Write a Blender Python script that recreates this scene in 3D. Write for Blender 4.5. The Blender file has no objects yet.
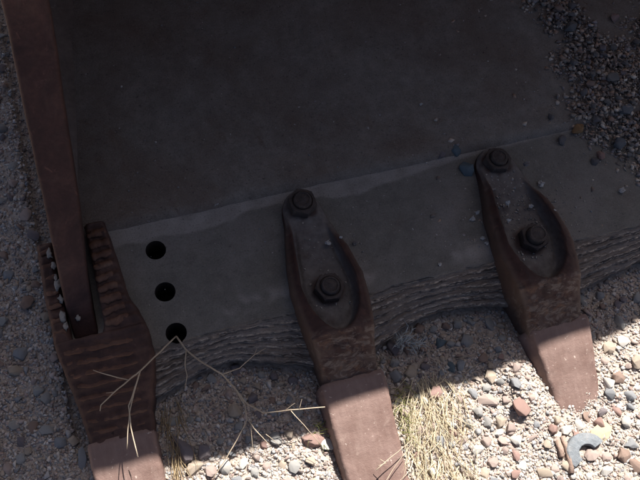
import bpy, bmesh, math, random
import numpy as np
from mathutils import Vector, Matrix, noise
from mathutils.geometry import tessellate_polygon
random.seed(7); np.random.seed(7)
rng = np.random.RandomState(11)
SC = bpy.context.scene
COL = SC.collection

# ------------------------------------------------------------------ camera
CW, CH, FPX = 640, 480, 800.0
def _camera():
    t, p = math.tan(math.radians(13)), math.tan(math.radians(22))
    v = Vector((t, p, -1)).normalized()
    c = -1.4 * v
    r = v.cross(Vector((0, 1, 0))).normalized(); u = r.cross(v)
    g = math.atan(-0.235) - math.atan2(-u.x, r.x)
    r2 = math.cos(g) * r + math.sin(g) * u
    u2 = -math.sin(g) * r + math.cos(g) * u
    return c, r2, u2, v
CC, CR, CU, CV = _camera()
cam = bpy.data.objects.new('camera', bpy.data.cameras.new('camera')); COL.objects.link(cam)
m = Matrix((CR, CU, -CV)).transposed().to_4x4(); m.translation = CC
cam.matrix_world = m
cam.data.sensor_width = 36; cam.data.lens = 36 * FPX / CW
cam.data.clip_start = 0.02; cam.data.clip_end = 500
SC.camera = cam

def at(px, py, z=0.0):
    "point of the level z seen at a photograph pixel"
    d = CV + CR * ((px - 320) / FPX) - CU * ((py - 240) / FPX)
    return CC + d * ((z - CC.z) / d.z)
def mpp(p): return (Vector(p) - CC).dot(CV) / FPX
def proj(p):
    d = Vector(p) - CC; z = d.dot(CV)
    return 320 + FPX * d.dot(CR) / z, 240 - FPX * d.dot(CU) / z

# ------------------------------------------------------------------ light
SUN_EL = math.radians(55); SUN_AZ = math.radians(36)      # azimuth from +Y towards +X
TO_SUN = Vector((math.sin(SUN_AZ) * math.cos(SUN_EL), math.cos(SUN_AZ) * math.cos(SUN_EL), math.sin(SUN_EL)))
w = bpy.data.worlds.new('World'); SC.world = w; w.use_nodes = True
nt = w.node_tree; bg = nt.nodes['Background']
sky = nt.nodes.new('ShaderNodeTexSky'); sky.sky_type = 'NISHITA'; sky.sun_disc = False
sky.sun_elevation = SUN_EL; sky.sun_rotation = SUN_AZ
nt.links.new(sky.outputs[0], bg.inputs[0]); bg.inputs[1].default_value = 0.05
sky.dust_density = 1.9; sky.ozone_density = 0.0; sky.air_density = 0.4
sun = bpy.data.objects.new('sun', bpy.data.lights.new('sun', 'SUN')); COL.objects.link(sun)
sun.data.energy = 5.0; sun.data.angle = math.radians(0.53); sun.data.color = (1, 0.955, 0.895)
sun.rotation_euler = (-TO_SUN).to_track_quat('-Z', 'Y').to_euler(); sun.location = (1.5, 2, 3)
SC.view_settings.view_transform = 'Standard'; SC.view_settings.look = 'None'
SC.view_settings.exposure = 1.27; SC.view_settings.gamma = 1

# ------------------------------------------------------------------ helpers
def link(name, me, mat, parent=None, smooth=True, label=None):
    o = bpy.data.objects.new(name, me); COL.objects.link(o)
    if mat is not None and not len(me.materials): me.materials.append(mat)
    if smooth and len(me.polygons): me.polygons.foreach_set('use_smooth', [True] * len(me.polygons))
    if parent: o.parent = parent
    if label: o['label'] = label
    return o
def tag(o, label, cat, group=None, kind=None):
    o['label'] = label; o['category'] = cat
    if group: o['group'] = group
    if kind: o['kind'] = kind
    return o
def mesh(name, vs, fs):
    me = bpy.data.meshes.new(name); me.from_pydata([tuple(v) for v in vs], [], fs); me.update(); return me
def bm_mesh(name, bm):
    me = bpy.data.meshes.new(name); bm.normal_update(); bm.to_mesh(me); bm.free(); return me
def nz(x, y, z=0.0, s=1.0): return noise.noise((x * s, y * s, z * s))
def fbm(x, y, z=0.0, s=1.0, o=3): return noise.fractal((x * s, y * s, z * s), 1.0, 2.0, o)
def sstep(a, b, x):
    t = min(1, max(0, (x - a) / (b - a))); return t * t * (3 - 2 * t)
def lerp_tab(tab, x):
    if x <= tab[0][0]: return tab[0][1]
    for (a, va), (b, vb) in zip(tab, tab[1:]):
        if x <= b: return va + (vb - va) * (x - a) / (b - a)
    return tab[-1][1]
def set_col(me, cols, name='Col'):
    a = me.color_attributes.new(name, 'FLOAT_COLOR', 'POINT')
    a.data.foreach_set('color', np.asarray(cols, dtype=np.float32).ravel())
def tube(pts, radii, n=6, jitter=0.0, bm=None, flat=1.0):
    bm = bm or bmesh.new(); rings = []
    pts = [Vector(p) for p in pts]
    for i, p in enumerate(pts):
        d = (pts[min(i + 1, len(pts) - 1)] - pts[max(i - 1, 0)]).normalized()
        a = d.cross(Vector((0, 0, 1)));  a = a.normalized() if a.length > 1e-4 else Vector((1, 0, 0))
        b = a.cross(d); r = radii[i] if isinstance(radii, (list, tuple)) else radii
        rings.append([bm.verts.new(p + (a * math.cos(k * 2 * math.pi / n) + b * math.sin(k * 2 * math.pi / n) * flat) * r * (1 + random.uniform(-jitter, jitter))) for k in range(n)])
    for A, B in zip(rings, rings[1:]):
        for k in range(n): bm.faces.new((A[k], A[(k + 1) % n], B[(k + 1) % n], B[k]))
    bm.faces.new(rings[0]); bm.faces.new(rings[-1][::-1])
    bmesh.ops.recalc_face_normals(bm, faces=bm.faces)
    return bm

# ------------------------------------------------------------------ materials
class NT:
    def __init__(self, name):
        self.m = bpy.data.materials.new(name); self.m.use_nodes = True
        self.t = self.m.node_tree; self.b = self.t.nodes['Principled BSDF']
        self.co = self.t.nodes.new('ShaderNodeTexCoord').outputs['Object']
    def new(self, t, **k):
        n = self.t.nodes.new(t)
        for a, v in k.items(): setattr(n, a, v)
        return n
    def lk(self, a, b): self.t.links.new(a, b)
    def noise(self, scale, detail=6, rough=0.6, dist=0.0, stretch=None):
        n = self.new('ShaderNodeTexNoise'); n.inputs['Scale'].default_value = scale
        n.inputs['Detail'].default_value = detail; n.inputs['Roughness'].default_value = rough
        n.inputs['Distortion'].default_value = dist
        if stretch:
            mp = self.new('ShaderNodeMapping'); mp.inputs['Scale'].default_value = stretch
            self.lk(self.co, mp.inputs[0]); self.lk(mp.outputs[0], n.inputs[0])
        else: self.lk(self.co, n.inputs[0])
        return n.outputs[0]
    def ramp(self, fac, stops, interp='LINEAR'):
        r = self.new('ShaderNodeValToRGB'); e = r.color_ramp; e.interpolation = interp
        while len(e.elements) < len(stops): e.elements.new(0.5)
        for el, (p, c) in zip(e.elements, stops):
            el.position = p; el.color = (c, c, c, 1) if not isinstance(c, (tuple, list)) else (*c, 1)
        self.lk(fac, r.inputs[0]); return r.outputs[0]
    def mix(self, fac, a, b, mode='MIX'):
        n = self.new('ShaderNodeMix', data_type='RGBA', blend_type=mode)
        for sock, v in ((n.inputs[0], fac), (n.inputs[6], a), (n.inputs[7], b)):
            if isinstance(v, (int, float)): sock.default_value = v
            elif isinstance(v, (tuple, list)): sock.default_value = (*v, 1)
            else: self.lk(v, sock)
        return n.outputs[2]
    def math(self, op, a, b=None):
        n = self.new('ShaderNodeMath', operation=op)
        for s, v in ((n.inputs[0], a), (n.inputs[1], b)):
            if v is None: continue
            if isinstance(v, (int, float)): s.default_value = v
            else: self.lk(v, s)
        return n.outputs[0]
    def attr(self, name='Col'):
        n = self.new('ShaderNodeAttribute', attribute_name=name)
        s = self.new('ShaderNodeSeparateColor'); self.lk(n.outputs['Color'], s.inputs[0])
        return n.outputs['Color'], s.outputs[0], s.outputs[1], s.outputs[2]
    def done(self, color, rough=0.8, bumps=(), metal=0.0, spec=0.35):
        b = self.b
        if isinstance(color, (tuple, list)): b.inputs['Base Color'].default_value = (*color, 1)
        else: self.lk(color, b.inputs['Base Color'])
        if isinstance(rough, (int, float)): b.inputs['Roughness'].default_value = rough
        else: self.lk(rough, b.inputs['Roughness'])
        b.inputs['Metallic'].default_value = metal
        b.inputs['Specular IOR Level'].default_value = spec
        prev = None
        for h, strength, dist in bumps:
            n = self.new('ShaderNodeBump'); n.inputs['Strength'].default_value = strength
            n.inputs['Distance'].default_value = dist; self.lk(h, n.inputs['Height'])
            if prev: self.lk(prev, n.inputs['Normal'])
            prev = n.outputs[0]
        if prev: self.lk(prev, b.inputs['Normal'])
        return self.m

def mat_floor():
    t = NT('weathered_floor_steel')
    big = t.noise(5, 6, 0.65, 0.4); mid = t.noise(38, 8, 0.7); fine = t.noise(420, 4, 0.7)
    c = t.ramp(mid, [(0.30, (0.155, 0.132, 0.112)), (0.55, (0.225, 0.196, 0.168)), (0.8, (0.31, 0.27, 0.232))])
    c = t.mix(t.ramp(big, [(0.42, 0.0), (0.66, 0.75)]), c, (0.135, 0.092, 0.068))
    rust = t.noise(14, 9, 0.75, 0.8)
    c = t.mix(t.ramp(rust, [(0.58, 0.0), (0.72, 0.55)]), c, (0.12, 0.064, 0.036))
    c = t.mix(t.ramp(t.noise(9, 8, 0.7, 1.0), [(0.60, 0.0), (0.78, 0.5)]), c, (0.22, 0.20, 0.185))
    c = t.mix(t.ramp(t.noise(7, 9, .75, .2, (14, .5, 1)), [(0.60, 0.0), (0.72, 0.35)]), c, (0.30, 0.27, 0.245))
    c = t.mix(t.ramp(t.noise(4.2, 10, .8, 1.2), [(0.56, 0.0), (0.66, 0.55)]), c, (0.15, 0.088, 0.055))
    sp = t.noise(260, 2, 0.5)
    c = t.mix(t.ramp(fine, [(0.35, 0.45), (0.5, 0.0)]), c, (0.070, 0.060, 0.054))
    c = t.mix(t.ramp(fine, [(0.55, 0.0), (0.7, 0.4)]), c, (0.34, 0.30, 0.27))
    c = t.mix(t.ramp(sp, [(0.68, 0.0), (0.76, 0.6)]), c, (0.30, 0.28, 0.26))
    c = t.mix(t.ramp(t.noise(190, 3, 0.6), [(0.26, 0.7), (0.38, 0.0)]), c, (0.022, 0.018, 0.017))
    return t.done(c, t.ramp(mid, [(0.3, 0.62), (0.7, 0.85)]), [(mid, 0.4, 0.004), (fine, 0.7, 0.0014)])
def mat_lip():
    t = NT('worn_lip_steel')
    _, bev, dust, edge = t.attr()
    mid = t.noise(30, 8, 0.7); fine = t.noise(380, 4, 0.7); big = t.noise(6.5, 5, 0.6, 0.5)
    c = t.ramp(mid, [(0.30, (0.135, 0.122, 0.106)), (0.55, (0.180, 0.164, 0.142)), (0.82, (0.245, 0.222, 0.193))])
    c = t.mix(t.ramp(big, [(0.5, 0.0), (0.72, 0.55)]), c, (0.27, 0.24, 0.22))
    c = t.mix(t.ramp(t.noise(11, 8, 0.7, 0.6), [(0.60, 0.0), (0.75, 0.5)]), c, (0.12, 0.084, 0.066))
    streak = t.noise(16, 6, 0.65, 0.3, (0.28, 3.2, 3.2))
    strata = t.ramp(streak, [(0.28, (0.085, 0.066, 0.056)), (0.45, (0.18, 0.142, 0.118)), (0.58, (0.18, 0.158, 0.146)), (0.75, (0.30, 0.24, 0.19))])
    c = t.mix(bev, c, strata)
    c = t.mix(t.math('MULTIPLY', edge, t.ramp(t.noise(60, 5, .7), [(.40, .0), (.55, 1.0)])), c, (0.56, 0.48, 0.40))
    c = t.mix(dust, c, (0.37, 0.335, 0.305))  # dust tint; along the floor seam it also paints in brighter skylight
    c = t.mix(t.ramp(fine, [(0.35, 0.4), (0.5, 0.0)]), c, (0.085, 0.076, 0.070))
    c = t.mix(t.ramp(fine, [(0.56, 0.0), (0.7, 0.35)]), c, (0.38, 0.34, 0.31))
    c = t.mix(t.ramp(t.noise(9, 8, .7, .5, (1, 9, 1)), [(.56, 0), (.7, .25)]), c, (.07, .06, .055))
    sp = t.noise(300, 2, 0.5)
    c = t.mix(t.ramp(sp, [(0.69, 0.0), (0.78, 0.5)]), c, (0.30, 0.28, 0.26))
    c = t.mix(t.ramp(t.noise(210, 3, 0.6), [(0.27, 0.6), (0.38, 0.0)]), c, (0.03, 0.026, 0.025))
    return t.done(c, 0.78, [(mid, 0.2, 0.002), (fine, 0.4, 0.0009), (t.math('MULTIPLY', streak, bev), 0.35, 0.003)])
def mat_rust(name, dark, midc, light, dustc=(0.2, 0.185, 0.17), patch=0.0, attr=False, bump=0.5, scale=1.0):
    t = NT(name)
    a = t.noise(22 * scale, 8, 0.7, 0.5); b = t.noise(90 * scale, 6, 0.7); f = t.noise(420, 3, 0.6)
    c = t.ramp(a, [(0.3, dark), (0.52, midc), (0.78, light)])
    c = t.mix(t.ramp(b, [(0.35, 0.0), (0.7, 0.45)]), c, tuple(0.55 * x for x in dark))
    c = t.mix(t.ramp(t.noise(55 * scale, 6, .75, 1.0), [(0.60, 0.0), (0.72, 0.5)]), c, tuple(min(1, 1.7 * x) for x in light))
    if patch: c = t.mix(t.ramp(t.noise(17, 8, .7, .8), [(0.55, 0.0), (0.68, patch)]), c, dustc)
    if attr:
        _, du, no, ed = t.attr()
        pd = t.ramp(t.noise(70, 7, .7), [(0.3, (0.105, 0.09, 0.083)), (0.7, (0.20, 0.176, 0.162))])
        c = t.mix(t.math('MULTIPLY', du, t.ramp(t.noise(26, 6, .7), [(0.25, 0.35), (0.5, 1.0)])), c, pd)
        sc_ = t.noise(34, 8, 0.72, 1.6, (1.0, 1.8, 1.0))
        c = t.mix(t.math('MULTIPLY', no, t.ramp(t.noise(20, 6, .7, .6), [(.42, .05), (.62, .55)])), c, (0.125, 0.092, 0.076))
        c = t.mix(t.math('MULTIPLY', no, t.ramp(sc_, [(0.50, 0.0), (0.60, 0.45), (0.70, 0.15)])), c, (0.29, 0.24, 0.20))
        c = t.mix(t.math('MULTIPLY', no, t.ramp(t.noise(48, 6, .7, 1.0), [(0.55, 0.0), (0.66, 0.7)])), c, (0.16, 0.082, 0.048))
        c = t.mix(t.math('MULTIPLY', ed, 0.5), c, (0.17, 0.12, 0.09))
    return t.done(c, 0.72, [(a, bump * .5, 0.004), (b, bump, 0.0018), (f, 0.35, 0.0006)])
def mat_tooth():
    t = NT('polished_tooth_rust')
    a = t.noise(13, 7, 0.6, 0.3); st = t.noise(60, 5, .6, 0, (3.0, .35, 1)); f = t.noise(500, 3, 0.6)
    c = t.ramp(a, [(0.3, (0.150, 0.090, 0.074)), (0.55, (0.205, 0.134, 0.114)), (0.8, (0.275, 0.188, 0.160))])
    c = t.mix(t.ramp(st, [(0.45, 0.0), (0.75, 0.25)]), c, (0.32, 0.235, 0.20))
    c = t.mix(t.ramp(t.noise(45, 7, .75), [(0.24, 0.55), (0.40, 0.0)]), c, (0.10, 0.05, 0.036))
    c = t.mix(t.ramp(t.noise(150, 2, .5), [(0.68, 0.0), (0.76, 0.6)]), c, (0.55, 0.46, 0.40))
    c = t.mix(t.ramp(t.noise(24, 8, .75, .6), [(0.56, 0.0), (0.70, 0.4)]), c, (0.40, 0.31, 0.26))
    c = t.mix(t.ramp(t.noise(9, 8, .7, 1.2), [(0.60, 0.0), (0.74, 0.5)]), c, (0.14, 0.07, 0.048))
    return t.done(c, 0.68, [(t.noise(70, 7, .75), 0.5, 0.003), (a, 0.2, 0.004), (t.noise(120, 5, .65), 0.3, 0.0012), (f, 0.25, 0.0006)])
def mat_dirt():
    t = NT('pale_gravelly_dirt')
    a = t.noise(9, 7, .65); b = t.noise(120, 6, .7); v = t.new('ShaderNodeTexVoronoi'); v.inputs['Scale'].default_value = 170
    t.lk(t.co, v.inputs[0])
    c = t.ramp(a, [(0.3, (0.44, 0.37, 0.315)), (0.7, (0.53, 0.46, 0.40))])
    c = t.mix(t.ramp(v.outputs['Distance'], [(.0, .0), (.6, .3)]), c, (.33, .27, .22))
    c = t.mix(t.ramp(b, [(0.35, 0.35), (0.6, 0.0)]), c, (0.25, 0.19, 0.15))
    return t.done(c, 0.95, [(b, 0.7, 0.004), (v.outputs['Distance'], 0.6, 0.003)], spec=0.15)
def mat_stone(name, col, var=0.25):
    t = NT(name)
    oi = t.new('ShaderNodeObjectInfo')
    a = t.noise(45, 6, .65); f = t.noise(260, 4, .7)
    lo = tuple(x * (1 - var) for x in col); hi = tuple(min(1, x * (1 + var)) for x in col)
    c = t.ramp(a, [(0.3, lo), (0.7, hi)])
    c = t.mix(t.math('MULTIPLY', oi.outputs['Random'], 0.35), c, tuple(min(.8, 1.35 * x + .03) for x in col))
    c = t.mix(t.ramp(f, [(0.54, 0.0), (0.70, 0.5)]), c, tuple(min(.62, 1.5 * x + .05) for x in col))
    c = t.mix(t.ramp(t.noise(28, 7, .75), [(0.52, 0.0), (0.68, 0.45)]), c, tuple(.55 * x + .21 * y for x, y in zip(col, (1.0, .84, .70))))
    return t.done(c, 0.85, [(a, 0.5, 0.006), (f, 0.5, 0.0016)], spec=0.15)
def mat_attr(name, rough=0.9):
    t = NT(name); col, *_ = t.attr()
    f = t.noise(330, 4, .7)
    c = t.mix(t.ramp(f, [(0.35, 0.3), (0.65, 0.0)]), col, t.mix(1.0, col, (0.6, 0.55, 0.5), 'MULTIPLY'))
    return t.done(c, rough, [(f, 0.4, 0.001)], spec=0.2)

M = dict(
    floor=mat_floor(), lip=mat_lip(),
    adapter=mat_rust('rusty_adapter_casting', (0.032, 0.014, 0.011), (0.060, 0.026, 0.020), (0.105, 0.052, 0.039), attr=True),
    corner=mat_rust('rusty_corner_casting', (0.040, 0.020, 0.016), (0.072, 0.036, 0.028), (0.12, 0.064, 0.048), bump=0.7),
    bead=mat_rust('rusty_weld_metal', (0.070, 0.032, 0.021), (0.135, 0.066, 0.043), (0.22, 0.13, 0.088), bump=0.6),
    bar=mat_rust('rusty_bar_steel', (0.030, 0.015, 0.013), (0.064, 0.030, 0.025), (0.115, 0.056, 0.043), bump=0.6, scale=.8, patch=.35, dustc=(.10, .062, .05)),
    shell=mat_rust('dull_shell_steel', (0.13, 0.10, 0.08), (0.19, 0.15, 0.125), (0.25, 0.2, 0.17), bump=0.4),
    nut=mat_rust('dark_nut_steel', (0.045, 0.032, 0.028), (0.082, 0.062, 0.054), (0.14, 0.11, 0.096), bump=0.8, scale=1.4),
    tooth=mat_tooth(), dirt=mat_dirt(),
    hole=NT('dark_hole_rust_shade').done((0.02, 0.012, 0.010), 0.9),  # hole rust, near-black so the depth's shade is in the colour
    pale=mat_stone('pale_grey_scale', (0.27, 0.25, 0.225)), crumbm=mat_stone('pale_crumb', (0.38, 0.37, 0.36)),
    attr=mat_attr('mixed_gravel'), straw=mat_attr('dry_straw', 0.75), twigm=mat_attr('bleached_twig', 0.7),
)
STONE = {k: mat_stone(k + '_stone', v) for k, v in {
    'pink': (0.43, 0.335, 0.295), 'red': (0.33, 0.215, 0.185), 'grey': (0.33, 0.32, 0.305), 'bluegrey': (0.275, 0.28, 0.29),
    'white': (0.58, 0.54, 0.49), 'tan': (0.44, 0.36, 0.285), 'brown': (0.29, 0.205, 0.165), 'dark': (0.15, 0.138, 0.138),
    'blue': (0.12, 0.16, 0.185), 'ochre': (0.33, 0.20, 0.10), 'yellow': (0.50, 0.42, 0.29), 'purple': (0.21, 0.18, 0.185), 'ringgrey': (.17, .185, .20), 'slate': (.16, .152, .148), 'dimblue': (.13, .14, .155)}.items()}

# ------------------------------------------------------------------ layout numbers (metres, x along the lip, y into the bucket)
XT = (-0.393, -0.017, 0.360)         # corner tooth and the two bolted adapters
LIP_X0, LIP_X1 = -0.447, 1.24
SEAM_Y = 0.116
FRONT = [(-.46, -.20), (-.352, -.191), (-.29, -.174), (-.254, -.163), (-.201, -.157), (-.145, -.173), (-.089, -.194), (-.04, -.215), (.02, -.212), (.05, -.200), (.098, -.180), (.151, -.167),
         (.217, -.169), (.29, -.184), (.33, -.204), (.40, -.206), (.443, -.196), (.494, -.185), (.586, -.172), (.68, -.185), (.73, -.206), (.8, -.19), (.95, -.165), (1.1, -.20), (1.25, -.18)]
def lip_front(x): return lerp_tab(FRONT, x) + 0.004 * nz(x, 3.1, 0, 30) + 0.002 * nz(x, 7.1, 0, 110)
def lip_top(x): return -0.115 + 0.004 * nz(x, 1.7, 0, 12) + 0.0025 * nz(x, 9.2, 0, 60)
NST = 6.3
def strata(x, d):
    k = NST * d + 0.45 * nz(x, d * .7, 2, 9) + 0.34 * nz(x, d * 2, 5, 34) + .2 * nz(x, d * 5, 9, 110) + .1 * nz(x, d * 9, 3, 260)
    return max(0, min(NST + .5, k))
def lip_z(x, y):
    yt, yf = lip_top(x), lip_front(x)
    if y >= yt: return 0.0012 * fbm(x, y, 0, 14)
    d = min(1.0, (yt - y) / (yt - yf))
    k = strata(x, d); fl = math.floor(k); fr = k - fl
    st = .30 + .5 * sstep(-.25, .3, nz(x, fl * 2.1, 6, 11)); z = -(fl + sstep(0.0, 0.20, fr) * st + (1 - st) * fr) / NST * 0.046
    z -= .0024 * math.exp(-((fr - .22) / .10) ** 2) * (.35 + max(0, .9 * nz(x, fl * 3.3, 8, 14) + .5)) * min(1, d * 8)
    return z + 0.0017 * fbm(x, y * 2.5, 1, 95, 4) * min(1, d * 6)
def ground_z(x, y):
    z = -0.062 + 0.009 * nz(x, y, 4, 5) + 0.005 * fbm(x, y, 2, 22, 3)
    z -= 0.010 * math.exp(-(((x - .375) / .05) ** 2 + ((y + .40) / .04) ** 2)) - .016 * math.exp(-(((x - .27) / .03) ** 2 + ((y + .31) / .08) ** 2))
    z -= 0.024 * math.exp(-(((x + .03) / .10) ** 2 + ((y + .40) / .09) ** 2))
    z -= 0.012 * sstep(-.47, -.55, x)
    if y > -.26 and x > -0.47: z = min(z, z - .012 * sstep(-.26, -.20, y))
    if y > lip_front(x) - 0.02 and x > -0.44: z = min(z, -0.068)
    return z
HOOD_Z = 1.0
_k = (HOOD_Z + 0.06) / math.tan(SUN_EL)
HDX, HDY = math.sin(SUN_AZ) * _k, math.cos(SUN_AZ) * _k
# wanted shadow line on the ground; the unseen overhang's front is shaped to cast it
EDGE = [(-.57, -.258), (-.50, -.276), (-.43, -.291), (-.362, -.288), (-.262, -.296), (-.134, -.293), (.10, -.288), (.30, -.289), (.44, -.283), (.50, -.273), (.55, -.262), (.70, -.25), (2, -.25)]
HOOD_X = EDGE[0][0] + HDX
def hood_front(x):
    return lerp_tab(EDGE, x - HDX) + HDY + max(0.0, (HOOD_X - x)) * 1.45

# ------------------------------------------------------------------ ground
def build_ground():
    def axis(a, b, step, far):
        v = list(np.arange(a, b + 1e-6, step)); out = []; d = step
        x = a
        while x > -far: d *= 1.5; x -= d; out.append(x)
        out = out[::-1] + v; d = step; x = v[-1]
        while x < far: d *= 1.5; x += d; out.append(x)
        return out
    X = axis(-1.0, 1.1, 0.009, 120); Y = axis(-0.85, 0.75, 0.009, 120)
    vs = [(x, y, ground_z(x, y)) for y in Y for x in X]; n = len(X)
    fs = [(j * n + i, j * n + i + 1, (j + 1) * n + i + 1, (j + 1) * n + i) for j in range(len(Y) - 1) for i in range(n - 1)]
    o = link('ground', mesh('ground', vs, fs), M['dirt']); o['kind'] = 'structure'
build_ground()

# ------------------------------------------------------------------ bucket
bucket = bpy.data.objects.new('digger_bucket', None); COL.objects.link(bucket)
tag(bucket, 'big rusty steel digger bucket with bolted teeth along its worn lip, lying on gravel', 'bucket')
HOLES = [(-.278, .051), (-.279, -.027), (-.277, -.101)]; HR = 0.0172

def build_lip():
    xs = np.arange(LIP_X0, LIP_X1, 0.0026); NF, NB = 80, 84
    vs = []; cols = []
    for x in xs:
        yt, yf = lip_top(x), lip_front(x)
        ys = [SEAM_Y - (SEAM_Y - yt) * j / NF for j in range(NF)] + [yt + (yf - yt) * j / NB for j in range(NB + 1)]
        for y in ys:
            z = lip_z(x, y)
            b = sstep(yt + .003, yt - .006, y)
            d = (yt - y) / (yt - yf)
            k = strata(x, max(0, d)); fr = k - math.floor(k)
            e = b * sstep(.80, 1.0, fr) if d > -.02 else 0
            # pale dusty band just behind the worn edge, and a dust band under the floor seam that also paints in its skylight
            du = .75 * sstep(.035, .0, abs(y - yt - .03 + .012 * nz(x, 0, 3, 9))) * sstep(-.1, .25, nz(x, y, 8, 7) + .25 * nz(x, y, 3, 60)) * (1 - b)
            band = lerp_tab([(-.3, .030), (-.17, .034), (-.1, .015), (.0, .022), (.07, .033), (.2, .020), (.3, .008), (.5, .0), (1, .02)], x) * (1 + .25 * nz(x, 1, 1, 25)) + .001
            du = max(du, .8 * sstep(SEAM_Y - .012 - band - .003, SEAM_Y - .012 - band + .003, y + .003 * nz(x, y, 0, 50)) * (0.75 + .5 * nz(x, y, 4, 40)))
            vs.append((x, y, z)); cols.append((b, min(1, max(0, du)), e, 1))
        x2 = x
        vs.append((x2, yf + .002, lip_z(x, yf) - .010)); cols.append((1, 0, 0, 1))
        vs.append((x2, yf + .008, -.062)); cols.append((1, 0, 0, 1))
        vs.append((x2, SEAM_Y, -.064)); cols.append((1, 0, 0, 1))
    n = NF + NB + 1 + 3
    V = np.array(vs); 
    hole = np.full(len(vs), -1)
    for h, (hx, hy) in enumerate(HOLES):
        r = np.hypot(V[:, 0] - hx, V[:, 1] - hy)
        inside = (r < HR) & (V[:, 2] > -.03); hole[inside] = h
    fs = []
    near = set()
    for i in range(len(xs) - 1):
        for j in range(n - 1):
            q = (i * n + j, i * n + j + 1, (i + 1) * n + j + 1, (i + 1) * n + j)
            hs = [hole[a] >= 0 for a in q]
            if all(hs): continue
            if any(hs): near.update(a for a, f in zip(q, hs) if f)
            fs.append(q)
    for a in near:
        hx, hy = HOLES[hole[a]]; dx, dy = V[a, 0] - hx, V[a, 1] - hy; r = math.hypot(dx, dy) or 1
        V[a, 0] = hx + dx / r * HR; V[a, 1] = hy + dy / r * HR
    me = mesh('cutting_edge', V.tolist(), fs); set_col(me, cols)
    lip = link('cutting_edge', me, M['lip'], bucket, label='grey steel cutting edge with three round bolt holes and a worn layered front')
    for hx, hy in HOLES:
        bm = bmesh.new(); n2 = 28
        rings = [[bm.verts.new((hx + math.cos(k * 2 * math.pi / n2) * r, hy + math.sin(k * 2 * math.pi / n2) * r, z)) for k in range(n2)]
                 for r, z in ((HR + .0022, lip_z(hx, hy) - .0008 - (.006 if hy < -.08 else 0)), (HR - .0004, -.004 - (.006 if hy < -.08 else 0)), (HR - .0004, -.06))]
        for A, B in zip(rings, rings[1:]):
            for k in range(n2): bm.faces.new((A[k], B[k], B[(k + 1) % n2], A[(k + 1) % n2]))
        bm.faces.new(rings[-1])  # near-black cap stands for the shaded ground under the hole
        link('bolt_hole', bm_mesh('bolt_hole', bm), M['hole'], lip)
build_lip()

FLOOR_Z = 0.010
def build_floor():
    xs = np.arange(-.405, LIP_X1, 0.008); ys = [SEAM_Y - .016, SEAM_Y - .010, SEAM_Y - .002] + list(np.arange(SEAM_Y + .004, .748, .012))
    vs = []
    for x in xs:
        wob = .004 * nz(x, 2, 0, 8) + .0015 * nz(x, 2, 0, 45)
        for j, y in enumerate(ys):
            z = (-.006, .003, FLOOR_Z - .001)[j] if j < 3 else FLOOR_Z + .0025 * fbm(x, y, 3, 7)
            vs.append((x, y + (wob if j < 6 else 0), z))
    n = len(ys)
    fs = [(i * n + j, (i + 1) * n + j, (i + 1) * n + j + 1, i * n + j + 1) for i in range(len(xs) - 1) for j in range(n - 1)]
    link('floor_plate', mesh('floor_plate', vs, fs), M['floor'], bucket)
    # curved back and unseen overhang shaped to cast the ground shadow line
    prof = [(.745 + .25 * math.sin(a), .262 - .25 * math.cos(a)) for a in np.linspace(0, math.pi / 2, 9)]
    prof += [(.995, .5)] + [(.80 + .195 * math.cos(a), HOOD_Z - .2 + .2 * math.sin(a)) for a in np.linspace(0, math.pi / 2, 8)]
    xs = sorted(set(list(np.linspace(-.41, LIP_X1, 60)) + [HOOD_X])); vs = []
    for x in xs:
        row = list(prof); yh = hood_front(x) + .0015 * nz(x, 0, 0, 30)
        row += [(.80 + (min(yh, .79) - .80) * k / 6, HOOD_Z) for k in range(1, 7)]
        vs += [(x, y, z) for y, z in row]
    n = len(row)
    fs = [(i * n + j, (i + 1) * n + j, (i + 1) * n + j + 1, i * n + j + 1) for i in range(len(xs) - 1) for j in range(n - 1)]
    o = link('back_wall', mesh('back_wall', vs, fs), M['shell'], bucket)
    md = o.modifiers.new('thick', 'SOLIDIFY'); md.thickness = .018; md.offset = -1
    return prof
PROF = build_floor()

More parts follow.
